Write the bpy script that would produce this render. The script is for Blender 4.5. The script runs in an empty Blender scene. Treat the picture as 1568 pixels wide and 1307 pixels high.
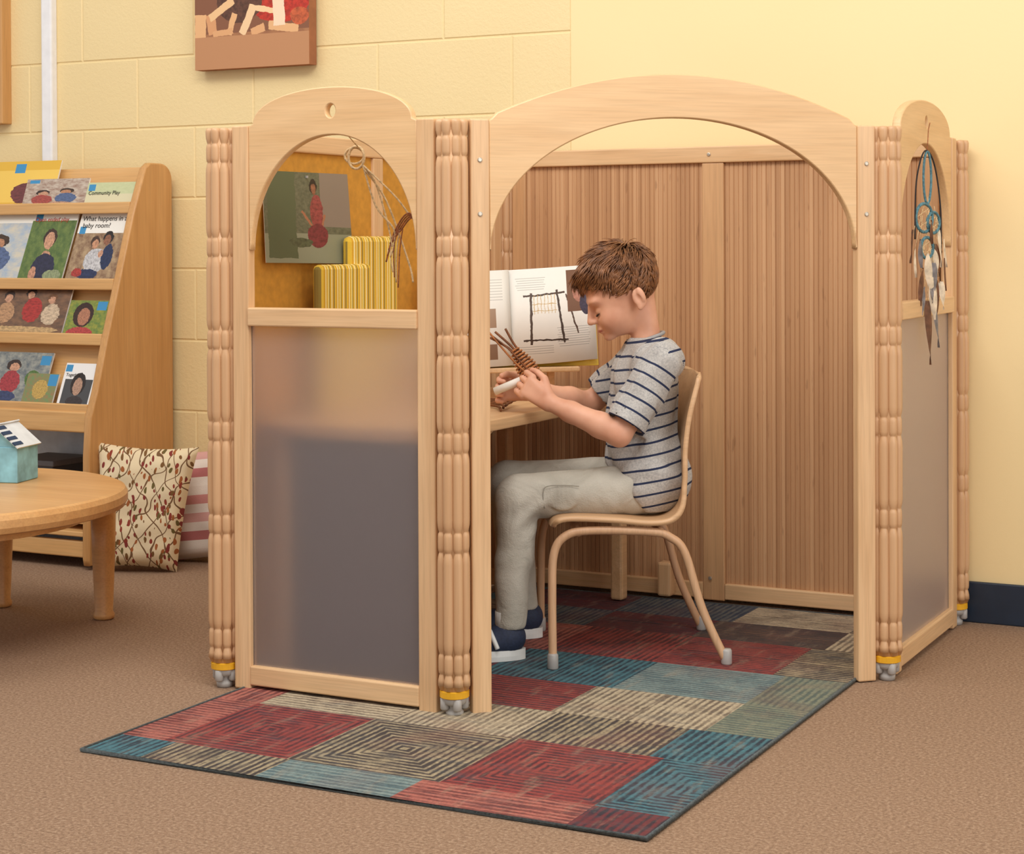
import bpy,bmesh,math,random
import numpy as np
from mathutils import Vector,Matrix
random.seed(7); rng=np.random.default_rng(7)
sc=bpy.context.scene; col=sc.collection
pi=math.pi
# ------------------------------------------------------------ helpers
def empty(name,loc=(0,0,0),rz=0,parent=None):
    o=bpy.data.objects.new(name,None); o.location=loc; o.rotation_euler=(0,0,rz); o.empty_display_size=.05
    col.objects.link(o); o.parent=parent; return o
def add(name,me,mat=None,parent=None,smooth=False,M=None):
    if M is not None: me.transform(M)
    o=bpy.data.objects.new(name,me); col.objects.link(o); o.parent=parent
    if mat is not None:
        for m in (mat if isinstance(mat,list) else [mat]): me.materials.append(m)
    if smooth: me.polygons.foreach_set('use_smooth',[True]*len(me.polygons))
    return o
def raw(V,F):
    me=bpy.data.meshes.new('m'); me.from_pydata([tuple(v) for v in V],[],[tuple(f) for f in F]); me.update(); return me
def box(name,x0,x1,y0,y1,z0,z1,mat,parent=None,bev=.003,M=None,seg=2):
    bm=bmesh.new(); bmesh.ops.create_cube(bm,size=1)
    for v in bm.verts:
        v.co=Vector(((x0+x1)/2+v.co.x*(x1-x0),(y0+y1)/2+v.co.y*(y1-y0),(z0+z1)/2+v.co.z*(z1-z0)))
    if bev>0: bmesh.ops.bevel(bm,geom=bm.edges[:],offset=bev,segments=seg,affect='EDGES',profile=.5)
    me=bpy.data.meshes.new(name); bm.to_mesh(me); bm.free()
    return add(name,me,mat,parent,False,M)
def plate(name,loops,thick,mat,parent=None,bev=.002,M=None):
    """2D loops (x,z) extruded along y, centred on y=0"""
    cu=bpy.data.curves.new('c','CURVE'); cu.dimensions='2D'; cu.fill_mode='BOTH'; cu.extrude=thick/2-bev; cu.bevel_depth=bev; cu.offset=-bev; cu.bevel_resolution=1
    for L in loops:
        s=cu.splines.new('POLY'); s.points.add(len(L)-1); s.use_cyclic_u=True
        for p,q in zip(s.points,L): p.co=(q[0],q[1],0,1)
    o=bpy.data.objects.new('t',cu); col.objects.link(o); dg=bpy.context.evaluated_depsgraph_get()
    me=bpy.data.meshes.new_from_object(o.evaluated_get(dg)); bpy.data.objects.remove(o); me.materials.clear()
    me.transform(Matrix.Rotation(pi/2,4,'X')); me.name=name
    return add(name,me,mat,parent,False,M)
def crom(P,n=6,closed=False):
    P=[np.array(p,float) for p in P]; out=[]
    N=len(P)
    for i in range(N if closed else N-1):
        if closed: a,b,c,d=P[i-1],P[i],P[(i+1)%N],P[(i+2)%N]
        else: a,b,c,d=P[max(i-1,0)],P[i],P[i+1],P[min(i+2,N-1)]
        for k in range(n):
            t=k/n; out.append(.5*((2*b)+(-a+c)*t+(2*a-5*b+4*c-d)*t*t+(-a+3*b-3*c+d)*t**3))
    if not closed: out.append(P[-1])
    return out
def tubeVF(P,R,n=8,closed=False):
    P=np.array(P,float); N=len(P); R=np.broadcast_to(np.array(R,float),(N,))
    V=[];F=[]; up=np.array([.13,.21,.97]); prev=None
    for i in range(N):
        a=P[(i-1)%N] if (closed or i>0) else P[i]; b=P[(i+1)%N] if (closed or i<N-1) else P[i]
        t=b-a; t=t/(np.linalg.norm(t)+1e-12)
        if prev is None: 
            x=np.cross(up,t); 
            if np.linalg.norm(x)<.1: x=np.cross([1,0,0],t)
        else: x=prev-t*(prev@t)
        x=x/np.linalg.norm(x); prev=x; y=np.cross(t,x)
        for k in range(n):
            a_=2*pi*k/n; V.append(P[i]+R[i]*(math.cos(a_)*x+math.sin(a_)*y))
    for i in range(N if closed else N-1):
        for k in range(n):
            j=(i+1)%N; F.append((i*n+k,i*n+(k+1)%n,j*n+(k+1)%n,j*n+k))
    if not closed: F.append(tuple(range(n))[::-1]); F.append(tuple((N-1)*n+k for k in range(n)))
    return V,F
def merge(parts):
    V=[];F=[]
    for v,f in parts:
        o=len(V); V+=list(v); F+=[tuple(i+o for i in q) for q in f]
    return V,F
def tube(name,P,R,mat,parent=None,n=10,closed=False,M=None):
    V,F=tubeVF(P,R,n,closed); return add(name,raw(V,F),mat,parent,True,M)
def revVF(prof,n=16,c=(0,0,0)):
    V=[];F=[]
    for r,z in prof:
        for k in range(n): a=2*pi*k/n; V.append((c[0]+r*math.cos(a),c[1]+r*math.sin(a),c[2]+z))
    for i in range(len(prof)-1):
        for k in range(n): F.append((i*n+k,i*n+(k+1)%n,(i+1)*n+(k+1)%n,(i+1)*n+k))
    F.append(tuple(range(n))[::-1]); F.append(tuple((len(prof)-1)*n+k for k in range(n)))
    return V,F
# ------------------------------------------------------------ materials
def lin(c): return tuple([((v/255)/12.92 if v/255<=.04045 else ((v/255+.055)/1.055)**2.4) for v in c])+(1,)
class NT:
    def __init__(s,name):
        s.m=bpy.data.materials.new(name); s.m.use_nodes=True; s.t=s.m.node_tree; s.p=s.t.nodes['Principled BSDF']; s.p.inputs['Roughness'].default_value=.6
    def n(s,typ,**k):
        x=s.t.nodes.new(typ)
        for a,b in k.items(): setattr(x,a,b)
        return x
    def l(s,a,b): s.t.links.new(a,b)
    def setv(s,sock,v):
        if hasattr(v,'is_output') or isinstance(v,bpy.types.NodeSocket): s.l(v,sock)
        else: sock.default_value=v
    def coord(s,k='Object'): return s.n('ShaderNodeTexCoord').outputs[k]
    def mapv(s,v,scale=(1,1,1),loc=(0,0,0),rot=(0,0,0),typ='POINT'):
        m=s.n('ShaderNodeMapping',vector_type=typ); s.l(v,m.inputs[0]); m.inputs['Scale'].default_value=scale; m.inputs['Location'].default_value=loc; m.inputs['Rotation'].default_value=rot; return m.outputs[0]
    def noise(s,v,sc=5,det=3,rough=.5,dist=0,out='Fac'):
        x=s.n('ShaderNodeTexNoise'); s.l(v,x.inputs['Vector']); x.inputs['Scale'].default_value=sc; x.inputs['Detail'].default_value=det; x.inputs['Roughness'].default_value=rough; x.inputs['Distortion'].default_value=dist; return x.outputs[out]
    def ramp(s,f,stops,interp='LINEAR'):
        r=s.n('ShaderNodeValToRGB'); r.color_ramp.interpolation=interp; s.l(f,r.inputs[0]); e=r.color_ramp.elements
        while len(e)<len(stops): e.new(.5)
        for q,(p,c) in zip(e,stops): q.position=p; q.color=c if len(c)==4 else lin(c)
        return r.outputs[0]
    def math(s,op,a,b=0,c=0):
        m=s.n('ShaderNodeMath',operation=op); s.setv(m.inputs[0],a); s.setv(m.inputs[1],b); s.setv(m.inputs[2],c); return m.outputs[0]
    def mix(s,f,a,b,bt='MIX'):
        m=s.n('ShaderNodeMix',data_type='RGBA',blend_type=bt); s.setv(m.inputs[0],f); s.setv(m.inputs[6],a); s.setv(m.inputs[7],b); return m.outputs[2]
    def bump(s,h,st=.3,d=.01):
        b=s.n('ShaderNodeBump'); s.l(h,b.inputs['Height']); b.inputs['Strength'].default_value=st; b.inputs['Distance'].default_value=d; s.l(b.outputs[0],s.p.inputs['Normal'])
    def base(s,c): s.setv(s.p.inputs['Base Color'],c)
def plain(name,c,rough=.6,var=.08,sc=30,bump=.1,metal=0):
    t=NT(name); v=t.coord(); f=t.noise(v,sc,3)
    a=[min(255,x*(1-var)) for x in c]; b=[min(255,x*(1+var)) for x in c]
    t.base(t.ramp(f,[(.3,lin(a)),(.7,lin(b))])); t.p.inputs['Roughness'].default_value=rough; t.p.inputs['Metallic'].default_value=metal
    if bump: t.bump(f,bump,.004)
    return t.m
def wood(name,c1,c2,axis=2,rough=.42,sc=1.0,fig=.35):
    t=NT(name); v=t.coord(); s=[26*sc]*3; s[axis]=2.2*sc
    g=t.noise(t.mapv(v,tuple(s)),1,4,.55,.6); s2=[220*sc]*3; s2[axis]=7*sc
    f=t.noise(t.mapv(v,tuple(s2)),1,2,.6); blot=t.noise(v,5,2,.5)
    c=t.ramp(g,[(.3,lin(c1)),(.72,lin(c2))]); c=t.mix(t.math('MULTIPLY',t.ramp(f,[(.42,(0,0,0,1)),(.8,(1,1,1,1))]),fig),c,lin([x*.72 for x in c1]))
    c=t.mix(t.math('MULTIPLY',blot,.25),c,lin([min(255,x*1.08) for x in c2]))
    t.base(c); t.p.inputs['Roughness'].default_value=rough; t.bump(f,.06,.002); return t.m
birch_z=wood('birch_vertical',(206,162,116),(228,190,146),2)
birch_x=wood('birch_horizontal',(208,164,116),(229,192,148),0)
ply_face=wood('birch_ply_face',(212,170,120),(228,190,142),0,fig=.3)
post_m=wood('post_wood',(194,150,108),(214,172,130),2,.45,1,.2)
rack_m=wood('rack_maple',(192,140,82),(210,160,102),2,.4)
rack_x=wood('rack_maple_x',(208,158,98),(226,180,120),0,.4)
table_m=wood('table_maple',(203,150,94),(220,172,114),0,.35)
desk_m=wood('desk_maple',(206,164,118),(220,182,138),1,.4)
grey_pl=plain('grey_plastic',(170,165,160),.4,.04)
yel_pl=plain('yellow_band',(232,172,36),.4,.05)
ochre=plain('ochre_board',(200,142,50),.75,.05,60)
shade_m=plain('under_desk_shade',(78,64,66),.6,.06)  # dark tone standing in for the shade beneath the desk
def frosted():
    t=NT('frosted_acrylic'); p=t.p; p.inputs['Base Color'].default_value=(.86,.80,.79,1); p.inputs['Transmission Weight'].default_value=.9; p.inputs['Roughness'].default_value=.40; p.inputs['IOR'].default_value=1.3
    return t.m
frost=frosted()
def tambour_mat():
    t=NT('tambour_slats'); v=t.coord(); sx=t.n('ShaderNodeSeparateXYZ'); t.l(v,sx.inputs[0])
    k=t.math('FLOOR',t.math('DIVIDE',sx.outputs[0],.0118)); w=t.n('ShaderNodeTexWhiteNoise',noise_dimensions='1D'); t.l(k,w.inputs['W'])
    c=t.ramp(w.outputs[0],[(0,lin((182,136,96))),(.5,lin((196,150,108))),(1,lin((208,164,122)))])
    g=t.noise(t.mapv(v,(260,260,6)),1,3,.6); c=t.mix(t.ramp(g,[(.5,(0,0,0,1)),(.8,(.35,.35,.35,1))]),c,lin((150,106,74)))
    g2=t.noise(t.mapv(v,(90,90,14)),1,2); c=t.mix(t.ramp(g2,[(.66,(0,0,0,1)),(.72,(.4,.4,.4,1))]),c,lin((140,98,66)))
    t.base(c); t.p.inputs['Roughness'].default_value=.5; t.bump(g,.1,.002); return t.m
tamb=tambour_mat()
# ------------------------------------------------------------ room shell
def carpet():
    t=NT('carpet_tan'); v=t.coord(); a=t.noise(v,170,3,.7); b=t.noise(v,420,2,.6); d=t.noise(v,2.5,2)
    c=t.ramp(a,[(.32,lin((120,92,70))),(.5,lin((160,127,100))),(.68,lin((198,168,140)))])
    c=t.mix(t.math('MULTIPLY',b,.45),c,lin((148,117,92))); c=t.mix(t.math('MULTIPLY',d,.25),c,lin((150,120,94)))
    t.base(c); t.p.inputs['Roughness'].default_value=.95; t.bump(t.math('ADD',a,b),.7,.006); return t.m
box('floor',-4,4.2,-4.5,1.3,-.05,0,carpet(),bev=0)
def wallmat(name,c1,c2,st):
    t=NT(name); v=t.coord(); a=t.noise(v,90,5,.7); d=t.noise(v,1.2,2)
    t.base(t.ramp(d,[(.3,lin(c1)),(.7,lin(c2))])); t.p.inputs['Roughness'].default_value=.5; t.bump(a,st,.004); return t.m
wm=wallmat('painted_block',(234,210,156),(240,218,166),.35); wm2=wallmat('painted_smooth',(243,217,162),(247,223,170),.06)
wall=empty('wall_back')
parts=[]
cw,ch=.4064,.2032
for r in range(-6,7):
    z0=1.211+r*ch; off=0 if r%2==0 else cw/2
    if z0<-.15: continue
    for k in range(-8,3):
        x0=-.922+k*cw+off; x1=x0+cw; zz0=max(z0,0); zz1=z0+ch
        if x0>=-.345 or x1<-4: continue
        x1=min(x1,-.345)
        if x1-x0<.03: continue
        g=.001;b=.0045
        V=[(x0+g,1.2580,zz0+g),(x1-g,1.2580,zz0+g),(x1-g,1.2580,zz1-g),(x0+g,1.2580,zz1-g),(x0+b,1.255,zz0+b),(x1-b,1.255,zz0+b),(x1-b,1.255,zz1-b),(x0+b,1.255,zz1-b)]
        parts.append((V,[(4,5,6,7),(0,1,5,4),(1,2,6,5),(2,3,7,6),(3,0,4,7)]))
add('blocks',raw(*merge(parts)),wm,wall)
box('backing',-4,-.345,1.2575,1.32,0,2.7,wm,wall,bev=0)
box('smooth_section',-.346,4.2,1.2545,1.32,0,2.7,wm2,wall,bev=0)
box('baseboard_back',.2,4.2,1.243,1.2535,0,.094,plain('baseboard_navy',(34,46,62),.35,.05),None,.003)
# ------------------------------------------------------------ room divider booth
booth=empty('room_divider_booth')
H=1.105
def post(x,y,idx,rot=0):
    e=empty('post_%d'%idx,(x,y,0),rot,booth)
    joints=[1.055,.870,.688,.508,.325,.100]
    prof=[(.006,.052),(.0090,.060)]
    pts=[]
    for j in sorted(joints):
        q=[(-.040,.0098),(-.030,.0092),(-.022,.0074),(-.0195,.0064),(-.018,.0064),(-.0155,.0080),(-.010,.0088),(0,.0089)]
        pts+=[(r_,j+d_) for d_,r_ in q]+[(r_,j-d_) for d_,r_ in q[::-1][1:]]
    prof+=pts+[(.0098,H-.006),(.008,H-.001),(.002,H)]
    P=[]
    for k in range(8):
        a=2*pi*k/8+.05; P.append(revVF(prof,12,(.0222*math.cos(a),.0222*math.sin(a),0)))
    add('ribs',raw(*merge(P)),post_m,e,True)
    V,F=revVF([(.0245,.05),(.0245,H-.004)],24); add('core',raw(V,F),post_m,e,True)
    V,F=revVF([(.024,.036),(.0275,.038),(.0275,.049),(.024,.051)],24); add('band',raw(V,F),yel_pl,e)
    V,F=revVF([(.012,0.0),(.016,.001),(.017,.010),(.011,.018),(.013,.022),(.022,.026),(.024,.037)],20); add('foot',raw(V,F),grey_pl,e,True)
    for k in range(4):
        a=2*pi*k/4; V,F=revVF([(.006,.014),(.0085,.017),(.0085,.036),(.006,.037)],10,(.019*math.cos(a),.019*math.sin(a),0)); add('foot_lug_%d'%k,raw(V,F),grey_pl,e,True)
C=(0,0);Lp=(-.52,0);A=.77589;Rp=(.898*math.cos(A),.898*math.sin(A));Fp=(Rp[0],Rp[1]+.58);Bp=(-.52,1.209)
for i,p in enumerate([C,Lp,Rp,Fp,Bp]): post(p[0],p[1],i+1,A if i in(0,2) else 0)
def window_panel(name,p,L,rz):
    e=empty(name,(p[0],p[1],0),rz,booth); a=.070; b=L-.070; m=L/2; T=.024
    for i,(x0,x1) in enumerate([(.032,a),(b,L-.032)]): box('stile_%d'%(i+1),x0,x1,-T/2,T/2,.003,1.108,birch_z,e,.003)
    hw=m-a
    ro=hw-.010
    outer=[(a,.864),(a,1.106)]
    outer+= [(m-ro*math.cos(t),1.108+.068*math.sin(t)**.9) for t in np.linspace(0.02,pi-.02,50)]
    outer+=[(b,1.106),(b,.864)]
    inner=[(m+(hw-.004)*math.cos(t),.862+.222*math.sin(t)) for t in np.linspace(0.01,pi-.01,50)]
    hole=[(m+.011*math.cos(t),1.13+.013*math.sin(t)) for t in np.linspace(0,2*pi,20,endpoint=False)]
    plate('arch_board',[outer+inner,hole],.018,ply_face,e,.0025)
    box('crossbar',a-.001,b+.001,-.016,.016,.716,.752,birch_x,e,.003)
    box('bottom_rail',a-.001,b+.001,-.013,.013,.012,.05,birch_x,e,.003)
    box('frosted_sheet',a,b,-.0015,.0015,.048,.718,frost,e,0)
    return e
window_panel('window_panel',Lp,.52,0)
window_panel('window_panel_side',Rp,.58,pi/2)
e=empty('arch_panel',(0,0,0),A,booth); L=.898
for i,(x0,x1) in enumerate([(.032,.069),(L-.069,L-.030)]): box('stile_%d'%(i+1),x0,x1,-.012,.012,.002,1.106,birch_z,e,.003)
a,b,m=.069,L-.069,L/2; hw=m-a
outer=[(a,.862),(a,1.104),(a+.006,1.108)]+[(m+o_,1.198-.60*o_*o_) for o_ in np.linspace(-hw+.016,hw-.016,50)]+[(b-.006,1.108),(b,1.104),(b,.862)]
inner=[(m+(hw-.003)*math.cos(t),.860+.254*math.sin(t)**1.0) for t in np.linspace(.008,pi-.008,70)]
plate('arch_board',[outer+inner],.019,ply_face,e,.0025)
bolt=plain('bolt_steel',(190,180,165),.3,.02,metal=.6)
for s_ in (.05,L-.05):
    for z in (.93,1.03):
        V,F=revVF([(.0045,0),(.0045,.0015),(.003,.002)],12); o=add('bolt',raw(V,F),bolt,e,False,Matrix.Translation((s_,-.012,z))@Matrix.Rotation(pi/2,4,'X'))
# back (tambour) panel along wall side
def slats(name,x0,x1,z0,z1,parent,w=.0118,mat=tamb):
    n=max(1,round((x1-x0)/w)); w=(x1-x0)/n; P=[]
    for i in range(n):
        a=x0+i*w+.0003; b=a+w-.0006; d=.0012; f=-.0018
        V=[(a,0,z0),(a+d,f,z0),(b-d,f,z0),(b,0,z0),(a,0,z1),(a+d,f,z1),(b-d,f,z1),(b,0,z1)]
        P.append((V,[(0,1,5,4),(1,2,6,5),(2,3,7,6)]))
    P.append(([(x0,.0,z0),(x1,.0,z0),(x1,0.0,z1),(x0,0.0,z1)],[(0,1,2,3)]))
    P.append(([(x0,.006,z0),(x1,.006,z0),(x1,0.006,z1),(x0,0.006,z1)],[(3,2,1,0)]))
    add(name,raw(*merge(P)),mat,parent)
e=empty('slatted_back_panel',(0,1.209,0),0,booth)
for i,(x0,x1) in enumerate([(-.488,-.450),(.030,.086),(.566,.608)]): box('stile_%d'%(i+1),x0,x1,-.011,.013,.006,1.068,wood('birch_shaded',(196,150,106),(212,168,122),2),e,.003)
box('top_rail',-.488,.608,-.014,.014,1.068,1.108,birch_x,e,.003)
for i,(x0,x1) in enumerate([(-.450,.030),(.086,.566)]):
    box('bottom_rail_%d'%(i+1),x0,x1,-.013,.013,.010,.048,birch_x,e,.003); slats('slats_%d'%(i+1),x0,x1,.046,1.07,e)
box('support_foot',-.075,-.04,-.05,-.014,.012,.095,birch_z,e,.006)
V,F=revVF([(.0045,0),(.0045,.0015),(.003,.002)],12)
for z in (1.088,.06): add('bolt_%d'%int(z*100),raw(V,F),bolt,e,False,Matrix.Translation((.05,-.0145,z))@Matrix.Rotation(pi/2,4,'X'))
# left side solid panel (ochre board bays then slats), local x -> world y
e=empty('board_side_panel',(-.52,0,0),pi/2,booth)
for i,(x0,x1) in enumerate([(.032,.07),(.554,.597),(.84,.88),(1.14,1.177)]): box('stile_%d'%(i+1),x0,x1,-.012,.012,.006,1.068,birch_z,e,.003)
box('top_rail',.032,1.177,-.013,.013,1.068,1.106,birch_x,e,.003); box('bottom_rail',.032,1.177,-.013,.013,.01,.048,birch_x,e,.003)
box('board_1',.07,.554,-.005,.005,.048,1.068,ochre,e,0); box('board_2',.597,.84,-.005,.005,.048,1.068,ochre,e,0); slats('slats',.88,1.14,.046,1.07,e)
# ------------------------------------------------------------ rug
def rug():
    t=NT('rug_patchwork'); a=t.n('ShaderNodeAttribute',attribute_name='pcol'); b=t.n('ShaderNodeAttribute',attribute_name='puv'); c2=t.n('ShaderNodeAttribute',attribute_name='pcol2')
    v=t.coord(); s=t.n('ShaderNodeSeparateXYZ'); t.l(b.outputs['Vector'],s.inputs[0])
    w=t.noise(v,45,3,.6); wob=t.math('MULTIPLY',t.math('SUBTRACT',w,.5),.007)
    X=t.math('ADD',t.math('ABSOLUTE',s.outputs[0]),wob); Y=t.math('ADD',t.math('ABSOLUTE',s.outputs[1]),wob)
    m0=t.math('MAXIMUM',X,Y)
    is1=t.math('GREATER_THAN',s.outputs[2],.5); is2=t.math('GREATER_THAN',s.outputs[2],1.5)
    d=t.math('ADD',t.math('MULTIPLY',m0,t.math('SUBTRACT',1,is1)),t.math('MULTIPLY',is1,t.math('ADD',t.math('MULTIPLY',Y,t.math('SUBTRACT',1,is2)),t.math('MULTIPLY',X,is2))))
    st=t.math('SINE',t.math('MULTIPLY',d,2*pi/.0145)); 
    n=t.noise(v,12,4,.7); n2=t.noise(v,150,3,.7)
    st=t.math('ADD',st,t.math('MULTIPLY',t.math('SUBTRACT',n,.5),5)); 
    f=t.ramp(t.math('ADD',t.math('MULTIPLY',st,.4),.5),[(.25,(0,0,0,1)),(.75,(1,1,1,1))])
    c=t.mix(f,a.outputs['Color'],c2.outputs['Color'])
    c=t.mix(t.ramp(t.noise(v,13,5,.75),[(.46,(0,0,0,1)),(.68,(.75,.75,.75,1))]),c,a.outputs['Color'])
    v1=t.mapv(v,(34,7,1)); v2=t.mapv(v,(7,34,1),(3,1,0))
    c=t.mix(t.ramp(t.noise(v1,1,4,.7),[(.54,(0,0,0,1)),(.74,(.42,.42,.42,1))]),c,lin((166,148,124)))
    c=t.mix(t.ramp(t.noise(v2,1,4,.7),[(.52,(0,0,0,1)),(.72,(.5,.5,.5,1))]),c,lin((62,74,82)))
    c=t.mix(t.ramp(t.noise(v,4.5,3,.6,.5),[(.5,(0,0,0,1)),(.68,(.3,.3,.3,1))]),c,lin((120,70,62)))
    c=t.mix(t.ramp(n2,[(.42,(0,0,0,1)),(.75,(.5,.5,.5,1))]),c,lin((52,42,40)))
    t.base(c); t.p.inputs['Roughness'].default_value=.9; t.bump(t.math('ADD',st,n2),.2,.003); return t.m
R_=((144,58,52),(74,28,36)); RL=((172,100,86),(104,46,44)); CR=((186,170,142),(112,98,82)); DC=((62,54,52),(162,146,116)); TE=((66,112,122),(26,46,60)); TG=((124,140,136),(78,100,104)); DK=((50,44,48),(98,74,62)); GG=((124,128,108),(86,98,90)); DR=((104,38,44),(40,30,44)); BL=((40,54,74),(92,96,94))
xsg=[-.465,-.36,-.10,.17,.45,.59]; ysg=[-.49,-.385,-.10,.09,.30,.54,.80,.98,1.165]
G=[[(TE,2),(DC,2),(TG,1),(RL,1),(DR,2)],
[(RL,1),(R_,0),(DC,0),(R_,0),(TE,0)],
[(RL,2),(CR,1),(CR,2),(DC,2),(TE,2)],
[(DR,1),(DK,2),(R_,1),(CR,2),(GG,1)],
[(R_,1),(DR,2),(TE,2),(TG,1),(GG,2)],
[(DK,1),(RL,0),(R_,2),(R_,1),(DC,1)],
[(DC,1),(BL,2),(DR,1),(DK,1),(CR,2)],
[(TE,1),(DR,1),(BL,2),(CR,1),(DC,1)]]
V=[];F=[];c1=[];c2=[];uv=[]
zt=.0062
for r in range(8):
    for k in range(5):
        (p,q),ty=G[r][k]; x0,x1,y0,y1=xsg[k],xsg[k+1],ysg[r],ysg[r+1]
        if 0<k: x0+=.018*math.sin(r*2.1+k*1.7)
        if k<4: x1+=.018*math.sin(r*2.1+(k+1)*1.7)
        o=len(V)
        xm,ym=(x0+x1)/2,(y0+y1)/2
        if k==0: xm=x0 if ty==0 else xm
        if k==4: xm=x1
        for i in range(5):
            for j in range(5):
                x=x0+(x1-x0)*i/4; y=y0+(y1-y0)*j/4; V.append((x,y,zt)); c1.append(lin(p)); c2.append(lin(q)); uv.append((x-xm,y-ym,float(ty)))
        for i in range(4):
            for j in range(4):
                a=o+i*5+j; F.append((a,a+5,a+6,a+1))
me=raw(V,F)
for nme,dat in(('pcol',c1),('pcol2',c2)):
    at=me.attributes.new(nme,'FLOAT_COLOR','POINT'); at.data.foreach_set('color',np.array(dat,dtype=np.float32).ravel())
at=me.attributes.new('puv','FLOAT_VECTOR','POINT'); at.data.foreach_set('vector',np.array(uv,dtype=np.float32).ravel())
rg=empty('area_rug'); add('pile',me,rug(),rg)
bind=plain('rug_binding',(84,90,90),.85,.15,200,.4)
x0,x1,y0,y1=xsg[0],xsg[-1],ysg[0],ysg[-1]
tube('binding',[(x0,y0,.0045),(x1,y0,.0045),(x1,y1,.0045),(x0,y1,.0045)],.0042,bind,rg,8,True)
box('backing',x0,x1,y0,y1,.001,.0055,bind,rg,0)
# ------------------------------------------------------------ picture-style materials on UV quads
def picmat(name,bg,shapes,n2=None,noise=.5,rough=.35,nsc=9,mott=.35):
    t=NT(name); uv=t.coord('UV'); n=t.noise(uv,nsc,4,.65,out='Fac')
    c=t.ramp(n,[(.35,lin(bg)),(.65,lin(n2 or bg))]); nn=t.noise(uv,16,3,.6,out='Color')
    wv=t.n('ShaderNodeVectorMath',operation='MULTIPLY_ADD'); t.l(nn,wv.inputs[0]); wv.inputs[1].default_value=(.12*noise,.12*noise,0); t.l(uv,wv.inputs[2])
    sh2=t.noise(uv,26,4,.7)
    for sh in shapes:
        k,cx,cy,rx,ry,cc=sh[:6]; rot=sh[6] if len(sh)>6 else 0
        mv=t.mapv(wv.outputs[0] if k!='R' else uv,(rx,ry,1),(cx+(.06*noise if k!='R' else 0),cy+(.06*noise if k!='R' else 0),0),(0,0,rot),'TEXTURE')
        if k=='e':
            ln=t.n('ShaderNodeVectorMath',operation='LENGTH'); s_=t.n('ShaderNodeVectorMath',operation='MULTIPLY'); t.l(mv,s_.inputs[0]); s_.inputs[1].default_value=(1,1,0); t.l(s_.outputs[0],ln.inputs[0]); d=ln.outputs['Value']
        else:
            ab=t.n('ShaderNodeVectorMath',operation='ABSOLUTE'); t.l(mv,ab.inputs[0]); sp=t.n('ShaderNodeSeparateXYZ'); t.l(ab.outputs[0],sp.inputs[0]); d=t.math('MAXIMUM',sp.outputs[0],sp.outputs[1])
        if k=='e': cf_=t.mix(t.ramp(sh2,[(.4,(0,0,0,1)),(.65,(mott*2,mott*2,mott*2,1))]),lin(cc),lin([x*.55 for x in cc]))
        else: cf_=lin(cc)
        c=t.mix(t.math('LESS_THAN',d,1),c,cf_)
    t.base(c); t.p.inputs['Roughness'].default_value=rough; return t.m
def sheet(name,quad,mat,parent=None,th=.002,side=None):
    """quad: BL,BR,TR,TL in 3D (front normal toward viewer)"""
    q=[Vector(p) for p in quad]; n=(q[1]-q[0]).cross(q[3]-q[0]).normalized()
    V=q+[p-n*th for p in q]; F=[(0,1,2,3),(7,6,5,4),(0,4,5,1),(1,5,6,2),(2,6,7,3),(3,7,4,0)]
    me=raw(V,F); ul=me.uv_layers.new(name='UVMap'); U=[(0,0),(1,0),(1,1),(0,1)]*2
    for l in me.loops: ul.data[l.index].uv=U[l.vertex_index]
    o=add(name,me,[mat]+([side] if side else []),parent)
    if side:
        for p in me.polygons[1:]: p.material_index=1
    return o
def text(name,body,size,M,mat,parent=None,al='LEFT'):
    cu=bpy.data.curves.new('t','FONT'); cu.body=body; cu.size=size; cu.align_x=al; cu.extrude=.0002
    o=bpy.data.objects.new('t',cu); col.objects.link(o); dg=bpy.context.evaluated_depsgraph_get()
    me=bpy.data.meshes.new_from_object(o.evaluated_get(dg)); bpy.data.objects.remove(o); me.materials.clear(); return add(name,me,mat,parent,False,M)
white_p=plain('paper_white',(236,232,224),.6,.02); ink=plain('ink_dark',(60,54,50),.6,.02); inkr=plain('ink_red',(190,70,50),.6,.02)
skinc=(214,160,128); dk=(60,42,34)
# ------------------------------------------------------------ canvas picture on wall
cv=empty('wall_canvas_picture')
m=picmat('canvas_print',(176,124,84),[('R',.5,.7,.6,.45,(132,86,62)),('e',.75,.50,.28,.20,(200,58,42)),('e',.40,.46,.2,.14,(104,68,52)),('r',.05,.30,.05,.09,(226,176,126)),('r',.15,.32,.04,.07,(212,154,108),.2),('r',.24,.42,.12,.028,(232,190,140),.5),('r',.33,.31,.025,.08,(226,176,126),-.35),
 ('r',.25,.255,.09,.022,(218,164,116),.1),('r',.47,.33,.03,.11,(236,200,156),-.5),('r',.56,.26,.06,.03,(220,166,118),.3),('r',.62,.40,.14,.02,(238,202,156),-.2),('r',.78,.27,.13,.03,(226,176,126),-.15),('r',.74,.42,.05,.14,(240,214,184),.05),('e',.92,.34,.08,.06,(206,100,60)),('R',.5,.10,.7,.13,(188,136,96))],(150,100,70),.22,.7)
cb=plain('canvas_edge',(160,104,70),.8,.05)
sheet('print',[(-1.496,1.212,1.365),(-1.113,1.212,1.365),(-1.113,1.212,1.76),(-1.496,1.212,1.76)],m,cv,.036,cb)
box('hanger_bar',-1.45,-1.16,1.247,1.256,1.70,1.73,cb,cv,0)
cd=empty('wall_conduit'); box('conduit_cover',-2.074,-2.034,1.228,1.256,.85,2.7,plain('conduit_white',(236,236,238),.4,.02),cd,.005); box('conduit_clip',-2.08,-2.028,1.225,1.256,1.9,1.93,grey_pl,cd,.002)
cab=empty('wall_bulletin_board'); fr=rack_m
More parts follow.
